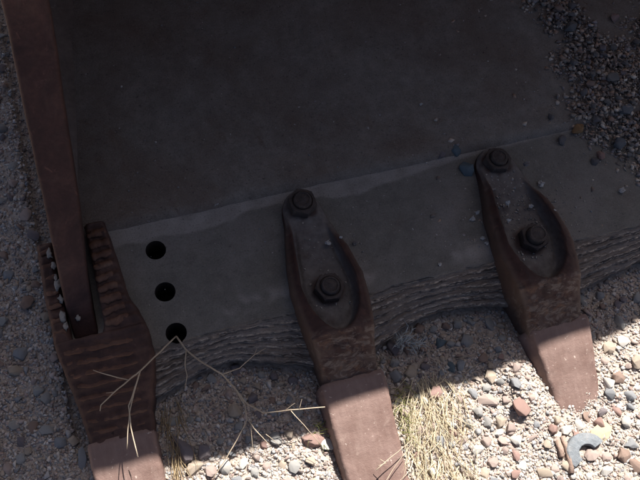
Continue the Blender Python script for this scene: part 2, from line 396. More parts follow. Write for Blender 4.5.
BAR = [(-.416, -.064, -.012, .019), (-.414, .0, .034, .0205), (-.402, .118, .118, .0255), (-.392, .24, .208, .029), (-.381, .358, .30, .032), (-.385, .46, .46, .033), (-.396, .62, .75, .033), (-.402, .74, .985, .033)]
def build_side():
    # cheek plate: outline in the y-z plane
    lead = [(-.05, -.02), (0.0, .016), (.118, .098), (.24, .188), (.37, .28), (.47, .44), (.63, .73), (.75, .985), (.795, HOOD_Z - .003)]
    back = [(y, z) for y, z in PROF[::-1]]
    for name, x0, x1 in (('side_wall', -.414, -.398), ('side_wall', LIP_X1 - .01, LIP_X1 + .012)):
        bm = bmesh.new(); out = lead + [(y - .002, z) for y, z in back] + [(.74, -.02)]
        a = [bm.verts.new((x0, y, z)) for y, z in out]; b = [bm.verts.new((x1, y, z)) for y, z in out]
        for t in tessellate_polygon([[Vector((y, z, 0)) for y, z in out]]):
            bm.faces.new([a[q] for q in t]); bm.faces.new([b[q] for q in t[::-1]])
        for i in range(len(out)):
            k = (i + 1) % len(out); bm.faces.new((a[i], b[i], b[k], a[k]))
        bmesh.ops.recalc_face_normals(bm, faces=bm.faces)
        wall = link(name, bm_mesh(name, bm), M['shell'], bucket, smooth=False)
        if x0 < 0: left = wall
    # weld fillet where the wall meets the floor
    vs = []; fs = []
    for i, y in enumerate(np.linspace(.10, .745, 50)):
        xj = -.392 + (y - .119) * .150 + .002 * nz(0, y, 0, 40)
        hz = min(.085, max(.02, .02 + (y - .1) * .25))
        for f in np.linspace(0, 1, 5):
            c = (1 - f) ** 2
            vs.append((-.397 + (xj + .397) * c, y, FLOOR_Z + .001 + hz * f * f + .0012 * nz(f, y, 3, 60)))
        if i:
            for k in range(4): fs.append(((i - 1) * 5 + k, i * 5 + k, i * 5 + k + 1, (i - 1) * 5 + k + 1))
    link('weld_fillet', mesh('weld_fillet', vs, fs), M['shell'], bucket)
    # edge bar along the cheek's leading edge
    bm = bmesh.new(); rings = []
    P = []
    for i in range(len(BAR) - 1):                       # Catmull-Rom
        p = [np.array(BAR[min(max(i + k, 0), len(BAR) - 1)]) for k in (-1, 0, 1, 2)]
        for t in np.linspace(0, 1, 9)[:-1]:
            P.append(.5 * (2 * p[1] + (p[2] - p[0]) * t + (2 * p[0] - 5 * p[1] + 4 * p[2] - p[3]) * t * t + (3 * p[1] - p[0] - 3 * p[2] + p[3]) * t ** 3))
    P.append(np.array(BAR[-1]))
    sec = []
    for sx, sy in ((1, 1), (-1, 1), (-1, -1), (1, -1)):
        a0 = math.atan2(sy, sx)
        for da in (-.7, -.25, .25, .7):
            sec.append((sx * .8 + .2 * math.cos(a0 + da) * 1.15, sy * .72 + .28 * math.sin(a0 + da) * 1.15))
    for i, q in enumerate(P):
        d = P[min(i + 1, len(P) - 1)] - P[max(0, i - 1)]; d = Vector(d[:3]).normalized()
        up = Vector((1, 0, 0)).cross(d).normalized()
        r = []
        for u, v in sec:
            k = 1 + .03 * nz(u + i * .3, v, 5, 1.3) + .02 * nz(u * 2, i * .9, 2, 1.0)
            r.append(bm.verts.new(Vector(q[:3]) + Vector((1, 0, 0)) * u * q[3] * k + up * (v * .022 * k - .008)))
        rings.append(r)
    n = len(sec)
    for A, B in zip(rings, rings[1:]):
        for k in range(n): bm.faces.new((A[k], A[(k + 1) % n], B[(k + 1) % n], B[k]))
    bm.faces.new(rings[0][::-1]); bm.faces.new(rings[-1]); bmesh.ops.recalc_face_normals(bm, faces=bm.faces)
    bar = link('edge_bar', bm_mesh('edge_bar', bm), M['bar'], bucket, label='dark red rusty bar rising from the corner slot')
    return bar
bar = build_side()

def lump(c, r, seed, sub=2, squash=(1, 1, 1), rough=.25):
    bm = bmesh.new(); bmesh.ops.create_icosphere(bm, subdivisions=sub, radius=1)
    for v in bm.verts:
        k = 1 + rough * noise.fractal(v.co * 1.6 + Vector((seed, seed * 2, 0)), 1, 2, 3)
        v.co = Vector((v.co.x * squash[0], v.co.y * squash[1], v.co.z * squash[2])) * r * k + Vector(c)
    return bm

def build_corner():
    def top(x, y):
        z = .040 - .060 * sstep(-.08, -.26, y) + (-.012 * sstep(-.425, -.432, x) * sstep(-.085, -.05, y))
        return z
    L_OUT = [(-.262, -.441), (-.18, -.449), (-.09, -.462), (0, -.466), (.098, -.464)]
    L_IN = [(-.083, -.434), (-.072, -.437), (.03, -.441), (.096, -.437)]
    R_IN = [(-.083, -.388), (-.072, -.383), (.03, -.382), (.112, -.383)]
    R_OUT = [(-.262, -.347), (-.20, -.338), (-.165, -.326), (-.13, -.318), (-.095, -.317), (-.06, -.326), (-.03, -.337), (.031, -.341), (.104, -.349)]
    vs = []; fs = []
    def strip(y0, y1, A, B, nu):
        rows = max(8, int(abs(y1 - y0) / .0022)); base = len(vs); n = nu + 5
        for i in range(-1, rows + 2):
            ii = min(max(i, 0), rows); y = y0 + (y1 - y0) * ii / rows
            a, b = lerp_tab(A, y), lerp_tab(B, y)
            for j in range(-2, nu + 3):
                f = min(max(j, 0), nu) / nu; x = a + (b - a) * f + .0015 * nz(f, y, 4, 60)
                e = min(f, 1 - f) * (b - a); ey = min(ii, rows - ii) / rows * abs(y1 - y0)
                z = top(x, y) - .007 * (1 - sstep(-.001, .008, e)) ** 2
                cy = (y - .086) / .0195 if y > -.09 else (y + .104) / .0172
                rid = math.cos(2 * math.pi * (cy + .16 * nz(x, y, 1, 45)))
                z += ((.0022 if y > -.085 else .0013) * rid + .0016 * nz(x, y, 3, 120) + .0016 * fbm(x, y, 8, 45)) * sstep(0, .008, e)
                if j in (-2, nu + 2) or i in (-1, rows + 1): z = -.066
                elif j in (-1, nu + 1): z -= .004
                vs.append((x, y, z))
        for i in range(rows + 2):
            for j in range(n - 1):
                q = base + i * n + j; fs.append((q, q + 1, q + n + 1, q + n))
    strip(-.0835, -.247, L_OUT, R_OUT, 56); strip(.095, -.0835, L_OUT, L_IN, 16); strip(.106, -.0835, R_IN, R_OUT, 26)
    bm = bmesh.new(); me = mesh('corner_adapter', vs, [f[::-1] for f in fs])
    bm.free(); 
    ca = link('corner_adapter', me, M['corner'], bucket, label='rusty slotted corner casting covered in weld beads')
    random.seed(5)
    def bead(x0, x1, y, r, tilt):
        pts = []; rad = []; n = 15
        for k in range(n):
            f = k / (n - 1); x = x0 + (x1 - x0) * f; yy = y + tilt * (f - .5) + .0024 * nz(x, y, 0, 70) + .0012 * nz(x, y, 5, 260)
            pts.append((x, yy, top(x, yy) - r * .02 + .0012 * nz(x, y, 9, 80)))
            rad.append(r * (.5 if k in (0, n - 1) else 1 + .35 * nz(x, y, 2, 110) + .25 * nz(x, y, 7, 300)))
        link('weld_bead', bm_mesh('weld_bead', tube(pts, rad, 8, .12, flat=.55)), M['bead'], ca)
    for i in range(9):
        y = .086 - .0195 * i
        bead(-.381, -.350 + .003 * math.sin(i) + (.004 if i > 4 else 0), y, .0062 + .0006 * random.uniform(-1, 1), .004)
    for i in range(7): bead(-.461, -.442, .078 - .024 * i, .0042, .003)
    for i in range(9):
        y = -.104 - .0172 * i
        if y < -.238: continue
        k = (-.104 - y) / .14
        bead(-.452 + .011 * k + .008 * random.random(), -.336 - .012 * k - .012 * random.random(), y, .0042 - .0012 * k, -.004)
    for i, (px, py, s) in enumerate([(49, 252, 1), (53, 264, .8), (57, 284, 1.1), (60, 298, .9), (62, 315, 1.1), (65, 326, .8), (55, 276, .6)]):
        c = at(px, py, .037); c.z = top(-.45, c.y) + .003
        link('pale_scale', bm_mesh('pale_scale', lump(c, .0050 * s, i * 1.7, 2, (.85, 1.6, .35), 1.1)), M['pale'], ca)
build_corner()
for i, (px, py, r_) in enumerate([(78, 318, .0042)]):
    q = at(px, py, .022)
    link('pale_scale', bm_mesh('pale_scale', lump((q.x, q.y, .022 + (q.y + .045) * .7), r_, 9 + i, 2, (1, 1.2, .5), .9)), M['pale'], bar)

def pts_smooth(tab, v): return lerp_tab(tab, v)
HW = [(-.034, .004), (-.030, .015), (-.022, .0245), (-.01, .0315), (.0, .0345), (.03, .0385), (.06, .046), (.10, .055), (.15, .062), (.18, .0625), (.22, .057), (.26, .0505), (.30, .0465), (.335, .045)]
PW = [(.0, .027), (.05, .030), (.10, .037), (.15, .0435)]
def build_adapter(seed, scale):
    vs = []; cols = []; NV, NU = 150, 44
    V0, V1 = -.034, .335
    for i in range(NV + 1):
        v = V0 + (V1 - V0) * i / NV
        if v < 0: v = V0 + (0 - V0) * (1 - math.cos(math.pi / 2 * (v - V0) / (0 - V0))) if v > V0 else V0
        hw = lerp_tab(HW, v) * (1 + .03 * nz(v, seed, 0, 25))
        for j in range(-2, NU + 3):
            jj = min(max(j, 0), NU); s = 2 * jj / NU - 1; s = math.copysign(abs(s) ** .85, s); u = s * hw
            # pocket
            if v <= .15: e = abs(u) - lerp_tab(PW, v)
            else:
                q = math.hypot(u / .0435, (v - .15) / .083); e = (q - 1) * .0435
            lo = .085 if u > 0 else .055
            rim = sstep(-.001, .0035, e) * sstep(lo - .055, lo + .01, v)
            hgt = lerp_tab([(.03, .008), (.09, .017), (.15, .021), (.24, .018), (.335, .018)], v)
            z = .0205 - .005 * sstep(.05, .09, v) + rim * (hgt + .005 + .004 * sstep(.05, .14, v) * sstep(.26, .2, v))
            z -= .062 * max(0, v - .24) / .075 * rim if v > .24 else 0
            z -= .004 * sstep(.02, -.01, v)
            z -= .003 * math.exp(-((e + .003) / .003) ** 2) * sstep(lo - .03, lo + .02, v)
            nose = sstep(.225, .25, v) * sstep(-.0, .004, e)
            ter = 9 * (v - .225) / .09 + .9 * nz(u, v, seed, 26) + .5 * nz(u, v, seed, 80)
            z += nose * (.0013 * (sstep(0, .4, ter - math.floor(ter)) - .5) + .0010 * fbm(u, v, seed, 60) + .0022 * nz(u, v, seed + 4, 30))
            z += .0009 * fbm(u, v, seed, 50) * (1 + 2 * rim)
            ed = max(0, abs(s) - .66) / .34
            z -= (.012 if .05 < v < .24 else .008) * ed ** 1.8
            if j in (-2, NU + 2): z = -.068
            elif j in (-1, NU + 1): z -= .006; u *= 1.012
            vs.append((u * scale, -v * (1 + (scale - 1) * .25), z))
            rn = min(math.hypot(u, v), math.hypot(u, v - .161))
            cols.append(((1 - rim) * (1 if abs(s) < .97 else 0) * (.25 + .75 * sstep(.022, .031, rn + .006 * nz(u, v, 4, 70))), nose * (1 if -2 < j < NU + 2 else .0), sstep(.55, .9, ed) * rim * .6, 1))
    n = NU + 5
    fs = [(i * n + j, (i + 1) * n + j, (i + 1) * n + j + 1, i * n + j + 1) for i in range(NV) for j in range(n - 1)]
    fs.append(tuple(range(n))[::-1]); fs.append(tuple(NV * n + k for k in range(n)))
    me = mesh('tooth_adapter', vs, fs); set_col(me, cols); return me

def build_nut(r=.0262, h=.019):
    bm = bmesh.new(); n = 48; rings = []
    def hexr(a): 
        k = (a + math.pi / 6) % (math.pi / 3) - math.pi / 6
        return math.cos(math.pi / 6) / math.cos(k)
    for f, z in ((1.0, -.006), (1.0, h * .86), (.955, h), (.70, h + .0003), (.64, h - .002)):
        ring = []
        for k in range(n):
            a = k * 2 * math.pi / n
            hx = hexr(a); rr = r * (hx if f > .96 else min(hx, .90) if f > .9 else f) * (f if f <= 1 and f > .96 else 1)
            if f == .955: rr = r * min(hx * .985, .885)
            elif f < .9: rr = r * f
            ring.append(bm.verts.new((math.cos(a) * rr, math.sin(a) * rr, z)))
        rings.append(ring)
    for A, B in zip(rings, rings[1:]):
        for k in range(n): bm.faces.new((A[k], A[(k + 1) % n], B[(k + 1) % n], B[k]))
    bm.faces.new(rings[-1])
    return bm_mesh('nut', bm)
def build_bolt(r=.0158, h=.026):
    bm = bmesh.new(); n = 28; rings = []
    for f, z in ((1, 0), (1, h - .003), (.90, h), (.74, h + .0004), (.70, h - .0012), (.40, h - .0006), (.16, h + .0005)):
        rings.append([bm.verts.new((math.cos(k * 2 * math.pi / n) * r * f, math.sin(k * 2 * math.pi / n) * r * f, z + .0006 * nz(k, f, 1, .7))) for k in range(n)])
    for A, B in zip(rings, rings[1:]):
        for k in range(n): bm.faces.new((A[k], A[(k + 1) % n], B[(k + 1) % n], B[k]))
    bm.faces.new(rings[-1]); return bm_mesh('bolt', bm)
NUT, BOLT, TALL = build_nut(), build_bolt(), build_bolt(.0165, .034)
for me in (NUT, BOLT, TALL): me.materials.append(M['nut'])

def build_tooth(length=.235, hw0=.056, hw1=.0505, zt=-.014, drop=.072, splay=.004):
    """wedge point: local v forward from its collar, rounded long edges"""
    bm = bmesh.new(); N = 90; rings = []
    for i in range(N + 1):
        f = i / N; v = f * length; hw = hw0 + (hw1 - hw0) * f
        zt_ = zt - drop * f ** 1.04 + .002 * nz(f * 3, 1, 0); zb = -.074 - .030 * f
        if f < .035: zt_ -= .004 * (1 - f / .035); hw -= .002 * (1 - f / .035)
        t = sstep(.93, 1.0, f); hw -= .010 * t * t; zt_ -= .004 * t
        zt_ = max(zt_, zb + .010)
        r = .008; ring = []
        for s in (-1, 1):
            q_ = splay * (1 - .75 * f); seq = [(-hw - q_, zb), (-hw - q_ * .5, (zb + zt_) / 2)] + [(-hw + r - r * math.cos(a), zt_ - r + r * math.sin(a)) for a in np.linspace(.1, math.pi / 2, 6)] + [(-hw * .55, zt_ + .0006), (-hw * .15, zt_ + .0009)]
            seq = seq if s < 0 else [(-u, z) for u, z in seq[::-1]]
            ring += seq
        rings.append([bm.verts.new((u + .0016 * nz(u, v, hw0 * 90, 40) + .0009 * nz(u, v, 2, 150), -v, max(z, zb) + .0012 * nz(u, v, 3, 60) - .0022 * max(0, nz(u * 2, v, hw0 * 70, 45) - .15) * (1 if abs(u) > hw * .8 else .2))) for u, z in ring])
    n = len(rings[0])
    for A, B in zip(rings, rings[1:]):
        for k in range(n): bm.faces.new((A[k], A[(k + 1) % n], B[(k + 1) % n], B[k]))
    bm.faces.new(rings[0][::-1]); bm.faces.new(rings[-1]); bmesh.ops.recalc_face_normals(bm, faces=bm.faces)
    return bm_mesh('tooth', bm)
YB = .063
def put(name, me, mat, loc, rz=0, parent=bucket, tilt=(0, 0), label=None, smooth=True):
    o = link(name, me, mat, parent, smooth, label)
    o.location = loc; o.rotation_euler = (tilt[0], tilt[1], rz); return o
NUT_DATA = [((0, 0, .0205), .10, (0, 0), BOLT, (0, -.161, .0160), .42, (.05, .04), BOLT),
            ((0, 0, .0130), .30, (-.03, .05), BOLT, (.004, -.162, .0160), .85, (.05, -.04), TALL)]
for i, (x, sc_) in enumerate(((XT[1], 1.0), (XT[2], 1.10))):
    a = put('tooth_adapter', build_adapter(3 + 5 * i, sc_), M['adapter'], (x, YB, 0), label='rusty bolted tooth adapter on the lip, %s' % ('near the three holes' if i == 0 else 'beside the gravel on the floor'))
    n1, r1, t1, b1, n2, r2, t2, b2 = NUT_DATA[i]
    for n_, r_, t_, b_ in ((n1, r1, t1, b1), (n2, r2, t2, b2)):
        o = put('nut', NUT, None, n_, r_, a, t_, smooth=False)
        o = put('bolt', b_, None, n_, r_, a, t_, smooth=False)
    put('tooth', (build_tooth(.235, .0555, .049, splay=.007) if i == 0 else build_tooth(.225, .058, .033, splay=.016, drop=.086)), M['tooth'], (x + (.001, .008)[i], YB - (.306, .308)[i], 0))
put('tooth', build_tooth(.20, .0525, .050), M['tooth'], (XT[0] - .004, -.236, 0), label='corner tooth with a dark crack down its middle')
ck = tube([(XT[0] - .002 + .0012 * math.sin(k * 1.7), -.250 - k * .012, -.014 - .072 * ((.014 + k * .012) / .20) ** 1.04 + .0008) for k in range(12)], .0011, 5, .3, flat=.4)
link('crack', bm_mesh('crack', ck), M['hole'], bucket)

# ------------------------------------------------------------------ stones
def stone_mesh(seed, detail=1, npts=16):
    r = np.random.RandomState(seed); bm = bmesh.new()
    for k in range(npts):
        p = r.normal(size=3); p /= np.linalg.norm(p); p *= r.uniform(.82, 1.0); bm.verts.new(p)
    bmesh.ops.convex_hull(bm, input=bm.verts)
    loose = [v for v in bm.verts if not v.link_faces]; bmesh.ops.delete(bm, geom=loose, context='VERTS')
    if detail:
        bmesh.ops.bevel(bm, geom=list(bm.edges), offset=.10, offset_type='OFFSET', segments=2 if detail > 1 else 1, affect='EDGES', profile=.6, clamp_overlap=True)
    # normalise to a unit box
    c = np.array([v.co[:] for v in bm.verts]); lo, hi = c.min(0), c.max(0)
    for v in bm.verts:
        v.co = Vector(((v.co[i] - (lo[i] + hi[i]) / 2) / ((hi[i] - lo[i]) / 2) for i in range(3)))
        if detail > 1: v.co *= 1 + .11 * noise.fractal(v.co * 2.5 + Vector((seed, 0, 0)), 1, 2, 3)
    return bm_mesh('stone', bm)
BIG = [stone_mesh(100 + i, 2, (12, 16, 22)[i % 3]) for i in range(10)]
PEB = [stone_mesh(200 + i, 1, (11, 14, 18)[i % 3]) for i in range(10)]
_MC = {}
def stone_of(kind, i, colour):
    key = (kind, i, colour)
    if key not in _MC:
        me = (BIG if kind == 'b' else PEB)[i].copy(); me.materials.append(STONE[colour])
        me.polygons.foreach_set('use_smooth', [True] * len(me.polygons)); _MC[key] = me
    return _MC[key]
placed = []
def add_stone(name, p, rx, ry, rz_, ang, colour, label, cat, group=None, idx=None, kind='b', sink=.35, tilt=.2):
    o = bpy.data.objects.new(name, stone_of(kind, (idx if idx is not None else len(placed)) % 10, colour)); COL.objects.link(o)
    o.location = (p[0], p[1], p[2] + rz_ * (1 - 2 * sink)); o.scale = (rx, ry, rz_)
    o.rotation_euler = (random.uniform(-tilt, tilt), random.uniform(-tilt, tilt), ang)
    placed.append((p[0], p[1], max(rx, ry)))
    return tag(o, label, cat, group)
G = 'ground'; F = 'floor'
HAND = [  # px, py, w, h, angle in the picture (deg, ccw), colour, level, label
    (521, 407, 15, 18, 10, 'red', G, 'dusty red block of stone, largest in the sunlit gravel left of the right tooth'),
    (488, 401, 21, 13, -35, 'pink', G, 'long pale pink stone slanting in the sunlit gravel beside the dry grass'),
    (516, 383, 9, 12, 0, 'bluegrey', G, 'small pointed blue grey stone just above the dusty red block'),
    (473, 393, 8, 10, 20, 'bluegrey', G, 'small blue grey pebble at the edge of the dry grass'),
    (487, 388, 10, 8, 0, 'grey', G, 'rough grey pebble above the long pale pink stone'),
    (490, 376, 12, 14, 0, 'tan', G, 'rounded tan stone half in the shade edge between the two middle teeth'),
    (500, 421, 14, 10, 10, 'tan', G, 'squarish tan stone below the dusty red block'),
    (487, 422, 9, 11, 0, 'grey', G, 'grey pebble left of the squarish tan stone'),
    (468, 423, 6, 15, 30, 'grey', G, 'grey sliver of stone standing by the dry grass'),
    (499, 433, 11, 8, 0, 'white', G, 'flat whitish stone under the squarish tan stone'),
    (503, 440, 9, 11, 40, 'pink', G, 'pinkish pebble below the flat whitish stone'),
    (478, 450, 12, 10, 0, 'white', G, 'whitish stone low down right of the dry grass'),
    (493, 462, 11, 10, 20, 'pink', G, 'pink stone near the bottom, right of the dry grass'),
    (516, 455, 8, 10, 0, 'red', G, 'small reddish pebble left of the rusty rod'),
    (609, 348, 14, 12, 0, 'tan', G, 'smooth tan stone against the right side of the right tooth'),
    (618, 377, 13, 12, -40, 'brown', G, 'brown squarish stone right of the white stone by the right tooth'),
    (608, 382, 13, 12, 10, 'white', G, 'white stone touching the right edge of the right tooth'),
    (610, 394, 11, 11, 60, 'bluegrey', G, 'blue grey stone just below the white stone by the right tooth'),
    (637, 362, 13, 12, 0, 'tan', G, 'tan stone cut by the right edge of the photo'),
    (620, 322, 9, 17, 0, 'grey', G, 'jagged pale stone upright in shade right of the right tooth'),
    (587, 417, 8, 10, 0, 'brown', G, 'small brown stone at the buried tip of the right tooth'),
    (603, 412, 11, 8, 0, 'purple', G, 'small purplish grey pebble right of the buried tooth tip'),
    (566, 430, 12, 9, 0, 'white', G, 'chalky white stone left of the broken grey ring'),
    (591, 454, 16, 13, -30, 'pink', G, 'pink stone lying in the hollow of the broken grey ring'),
    (607, 457, 11, 9, 0, 'pink', G, 'pale pink pebble beneath the right end of the broken grey ring'),
    (623, 455, 14, 14, 0, 'brown', G, 'rounded grey brown stone right of the broken grey ring'),
    (632, 443, 16, 10, -40, 'bluegrey', G, 'slanting blue grey stone above the rounded grey brown stone'),
    (636, 467, 12, 18, 20, 'brown', G, 'dark brown stone in the bottom right corner'),
    (607, 471, 13, 9, -30, 'white', G, 'flat white stone at the bottom below the broken grey ring'),
    (311, 440, 26, 15, -38, 'red', G, 'brick red broken stone block at the shade edge left of the middle tooth'),
    (327, 444, 14, 11, -30, 'white', G, 'smooth white oval stone between the brick red block and middle tooth'),
    (195, 467, 19, 13, 10, 'tan', G, 'wide pale stone at the shade edge near the corner tooth'),
    (211, 471, 12, 12, 0, 'pink', G, 'pinkish stone right of the wide pale stone at the bottom'),
    (243, 463, 13, 8, 15, 'white', G, 'pale flat stone in sunlight beneath the long twig'),
    (255, 472, 9, 11, 0, 'grey', G, 'greyish upright pebble at the bottom beneath the long twig'),
    (266, 466, 8, 10, 0, 'pink', G, 'small pink pebble right of the greyish upright pebble'),
    (182, 447, 18, 32, 12, 'purple', G, 'big smooth purplish boulder in shade beside the corner tooth'),
    (204, 452, 15, 14, 20, 'purple', G, 'purplish stone right of the big smooth boulder'),
    (83, 459, 10, 23, -12, 'bluegrey', G, 'long grey oval stone against the left side of the corner tooth'),
    (6, 468, 9, 16, 0, 'pink', G, 'pinkish upright stone in the sunlit bottom left corner'),
    (14, 425, 10, 9, 0, 'grey', G, 'round light grey pebble in shade near the left edge'),
    (39, 391, 11, 9, 0, 'grey', G, 'light grey pebble in shade midway left of the corner casting'),
    (28, 451, 8, 8, 0, 'tan', G, 'tan pebble in shade just above the sunlit bottom left corner'),
    (27, 302, 15, 13, 0, 'brown', G, 'round brown stone in shade left of the slotted corner casting'),
    (9, 275, 12, 10, 0, 'bluegrey', G, 'blue grey stone at the left edge above the round brown stone'),
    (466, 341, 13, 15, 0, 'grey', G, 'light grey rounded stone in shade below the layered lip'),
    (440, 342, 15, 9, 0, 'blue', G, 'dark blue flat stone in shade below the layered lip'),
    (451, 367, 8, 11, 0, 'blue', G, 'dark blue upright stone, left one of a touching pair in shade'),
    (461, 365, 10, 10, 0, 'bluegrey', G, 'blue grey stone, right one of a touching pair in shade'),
    (470, 321, 6, 12, 10, 'grey', G, 'narrow grey stone close under the layered lip'),
    (490, 324, 9, 13, 0, 'grey', G, 'grey oval stone in shade nearest the right adapter, on its left'),
    (395, 363, 10, 10, 0, 'grey', G, 'grey stone beside the neck of the middle tooth'),
    (483, 358, 10, 9, 30, 'brown', G, 'brown stone in shade left of the right tooth'),
    (581, 299, 8, 14, 0, 'grey', G, 'pale grey egg shaped stone at the right side of the right adapter'),
    (467, 169, 14, 15, 20, 'blue', F, 'larger blue stone against the head of the right adapter'),
    (456, 150, 12, 12, 0, 'blue', F, 'smaller blue stone lying on the seam behind the lip'),
    (441, 153, 12, 9, 0, 'purple', F, 'grey stone lying left of the smaller blue stone'),
    (578, 129, 15, 9, 5, 'ochre', F, 'orange brown stone at the left edge of the gravel on the floor'),
    (562, 140, 10, 9, 0, 'dark', F, 'dark grey stone left of and below the orange brown stone'),
    (571, 26, 14, 10, 10, 'slate', F, 'grey stone on the left fringe of the upper gravel spill'),
    (613, 77, 15, 9, -10, 'slate', F, 'flat light grey stone on top of the gravel on the floor'),
    (615, 17, 10, 8, 0, 'red', F, 'dark red stone right of the upper gravel spill'),
    (626, 110, 15, 11, 0, 'dimblue', F, 'dark bluish stone in the gravel near the right edge'),
    (601, 155, 8, 9, 0, 'red', F, 'reddish pebble at the lower tip of the floor gravel'),
    (595, 161, 9, 8, 0, 'dark', F, 'dark pebble touching the reddish pebble on the floor'),
    (619, 143, 13, 12, 0, 'dimblue', F, 'dark blue grey stone at the lower right of the floor gravel'),
    (551, 116, 7, 7, 0, 'dark', F, 'small dark stone alone left of the orange brown stone'),
]
def floor_z(y): return FLOOR_Z if y > SEAM_Y else 0.0
PILE = [(.60, .42, .050), (.655, .30, .055), (.61, .24, .05), (.70, .20, .10), (.62, .13, .075), (.68, .06, .09), (.78, .12, .10), (.635, .36, .05), (.62, .50, .06), (.85, .25, .12), (.66, -.03, .035), (.72, .0, .06)]
def pile(x, y):
    return max(sstep(1.35, .2, math.hypot(x - a, y - b) / r + .35 * nz(x, y, 6, 22)) for a, b, r in PILE)
def pile_z(x, y): return floor_z(y) + .013 * pile(x, y)
random.seed(21)
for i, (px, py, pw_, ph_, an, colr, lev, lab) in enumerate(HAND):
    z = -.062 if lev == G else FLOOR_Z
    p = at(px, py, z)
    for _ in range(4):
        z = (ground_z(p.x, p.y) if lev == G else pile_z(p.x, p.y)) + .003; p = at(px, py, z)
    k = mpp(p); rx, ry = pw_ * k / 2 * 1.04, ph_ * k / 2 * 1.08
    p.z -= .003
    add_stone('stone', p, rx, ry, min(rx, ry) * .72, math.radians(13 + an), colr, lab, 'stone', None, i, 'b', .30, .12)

RING_AT = at(590, 452, -.05)
def on_teeth(x, y, r):
    for xt in XT:
        if abs(x - xt) < .066 + r and y > (-.48 if xt < .3 else -.40): return True
    return False
def ground_ok(x, y, r):
    if RING_AT[1] > y - .03 and .010 < math.hypot(x - RING_AT[0], y - RING_AT[1]) < .032 and y > RING_AT[1] - .008: return False
    if on_teeth(x, y, r): return False
    if y > .10: return x < -.424
    if x > -.47 - r and y > lip_front(max(x, -.45)) - .3 * r - .002: return False
    return True
def chip_ok(x, y, r):
    if y > .10: return x < -.424
    if x > -.452 - r and y > lip_front(max(x, -.445)) - .3 * r - .002 and y > -.24 - (0 if x > -.33 else .02): return False
    return not (.010 < math.hypot(x - RING_AT[0], y - RING_AT[1]) < .030 and y > RING_AT[1] - .008)
def sunlit(x, y): return (y < -.268 and x > -.54) or (x <= -.54 and y < -.268 + (-.54 - x) * 1.45)
RN = {'s': 0, 'd': 0, 'l': 0, 'f': 0}
import re
MARKS = [(px, py, re.split(r",| (?:in|beside|against|at|just|above|lying|left|right|below|under|low|near|half|touching|cut|upright|between|midway|close|alone|on|standing|beneath|slanting|of|nearest)\b", lab)[0], lev) for px, py, a_, b_, c_, d_, lev, lab in HAND]
MARKS = [q for q in MARKS if sum(r[2] == q[2] for r in MARKS) == 1]
MARKS += [(590, 440, 'broken grey ring', G), (565, 450, 'longer rusty rod', G), (570, 370, 'right tooth', G), (365, 430, 'middle tooth', G), (125, 465, 'corner tooth', G), (435, 430, 'patch of dry grass', G), (405, 345, 'wispy grey weed', G), (80, 380, 'rusty corner casting', G), (45, 150, 'rusty edge bar', G), (640, 262, 'right end of the layered lip', G), (250, 380, 'forked twig', G)]
USED = set()
def pebble_label(px, py, cname, r, lev):
    size = 'tiny' if r < .0072 else 'small' if r < .0092 else 'larger'
    near = sorted((math.hypot(px - q[0], py - q[1]), q) for q in MARKS if q[3] == lev)
    for _, q in near[:9]:
        dx, dy = px - q[0], py - q[1]
        opts = [('right of' if dx > 0 else 'left of') if abs(dx) > abs(dy) else ('above' if dy < 0 else 'below')]
        if min(abs(dx), abs(dy)) > .4 * max(abs(dx), abs(dy)): opts.append(('above' if dy < 0 else 'below') + ' and ' + ('right' if dx > 0 else 'left') + ' of')
        for w_ in opts:
            lab = '%s %s pebble %s the %s' % (size, cname, w_, q[2])
            if lab not in USED: USED.add(lab); return lab
    return lab
GRP = {'s': 'pebbles in the sunlit gravel', 'd': 'pebbles in the shade under the lip', 'l': 'pebbles left of the bar', 'f': 'pebbles on the bucket floor'}
CNAME = {'bluegrey': 'bluish grey', 'dark': 'dark grey', 'purple': 'purplish grey', 'red': 'reddish', 'pink': 'pink', 'grey': 'grey', 'white': 'whitish', 'tan': 'tan', 'brown': 'brown', 'slate': 'grey'}
NEED = {'s': 95, 'd': 52, 'l': 40, 'f': 45}
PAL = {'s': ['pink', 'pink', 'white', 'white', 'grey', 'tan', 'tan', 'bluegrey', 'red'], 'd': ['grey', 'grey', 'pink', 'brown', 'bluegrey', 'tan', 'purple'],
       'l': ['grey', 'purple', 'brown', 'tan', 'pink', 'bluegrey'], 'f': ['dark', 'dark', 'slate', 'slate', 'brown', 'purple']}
random.seed(33); tries = 0
while any(RN[k] < NEED[k] for k in NEED) and tries < 60000:
    tries += 1
    px, py = random.uniform(-6, 648), random.uniform(-6, 488)
    p = at(px, py, -.065); x, y = p.x, p.y
    r = random.choice((.006, .007, .0075, .0085, .0095, .011))
    if x < -.47 or y < lip_front(x) - .3 * r:
        if not ground_ok(x, y, r): continue
        z = 's' if sunlit(x, y) else ('l' if x < -.44 else 'd'); zz = ground_z(x, y)
    else:
        p = at(px, py, FLOOR_Z); x, y = p.x, p.y
        if pile(x, y) < .35 or y < -.08: continue
        z = 'f'; zz = pile_z(x, y); r *= .72
    if RN[z] >= NEED[z]: continue
    if any((x - a) ** 2 + (y - b) ** 2 < (r + c) ** 2 * .9 for a, b, c in placed): continue
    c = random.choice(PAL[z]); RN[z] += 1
    add_stone('pebble', (x, y, zz), r * random.uniform(.85, 1.35), r * random.uniform(.75, 1.1), r * random.uniform(.5, .8), random.uniform(0, 6.28), c, pebble_label(px, py, CNAME[c], r, F if z == 'f' else G), 'pebble', GRP[z], random.randrange(10), 'p', random.uniform(.15, .42), .35)

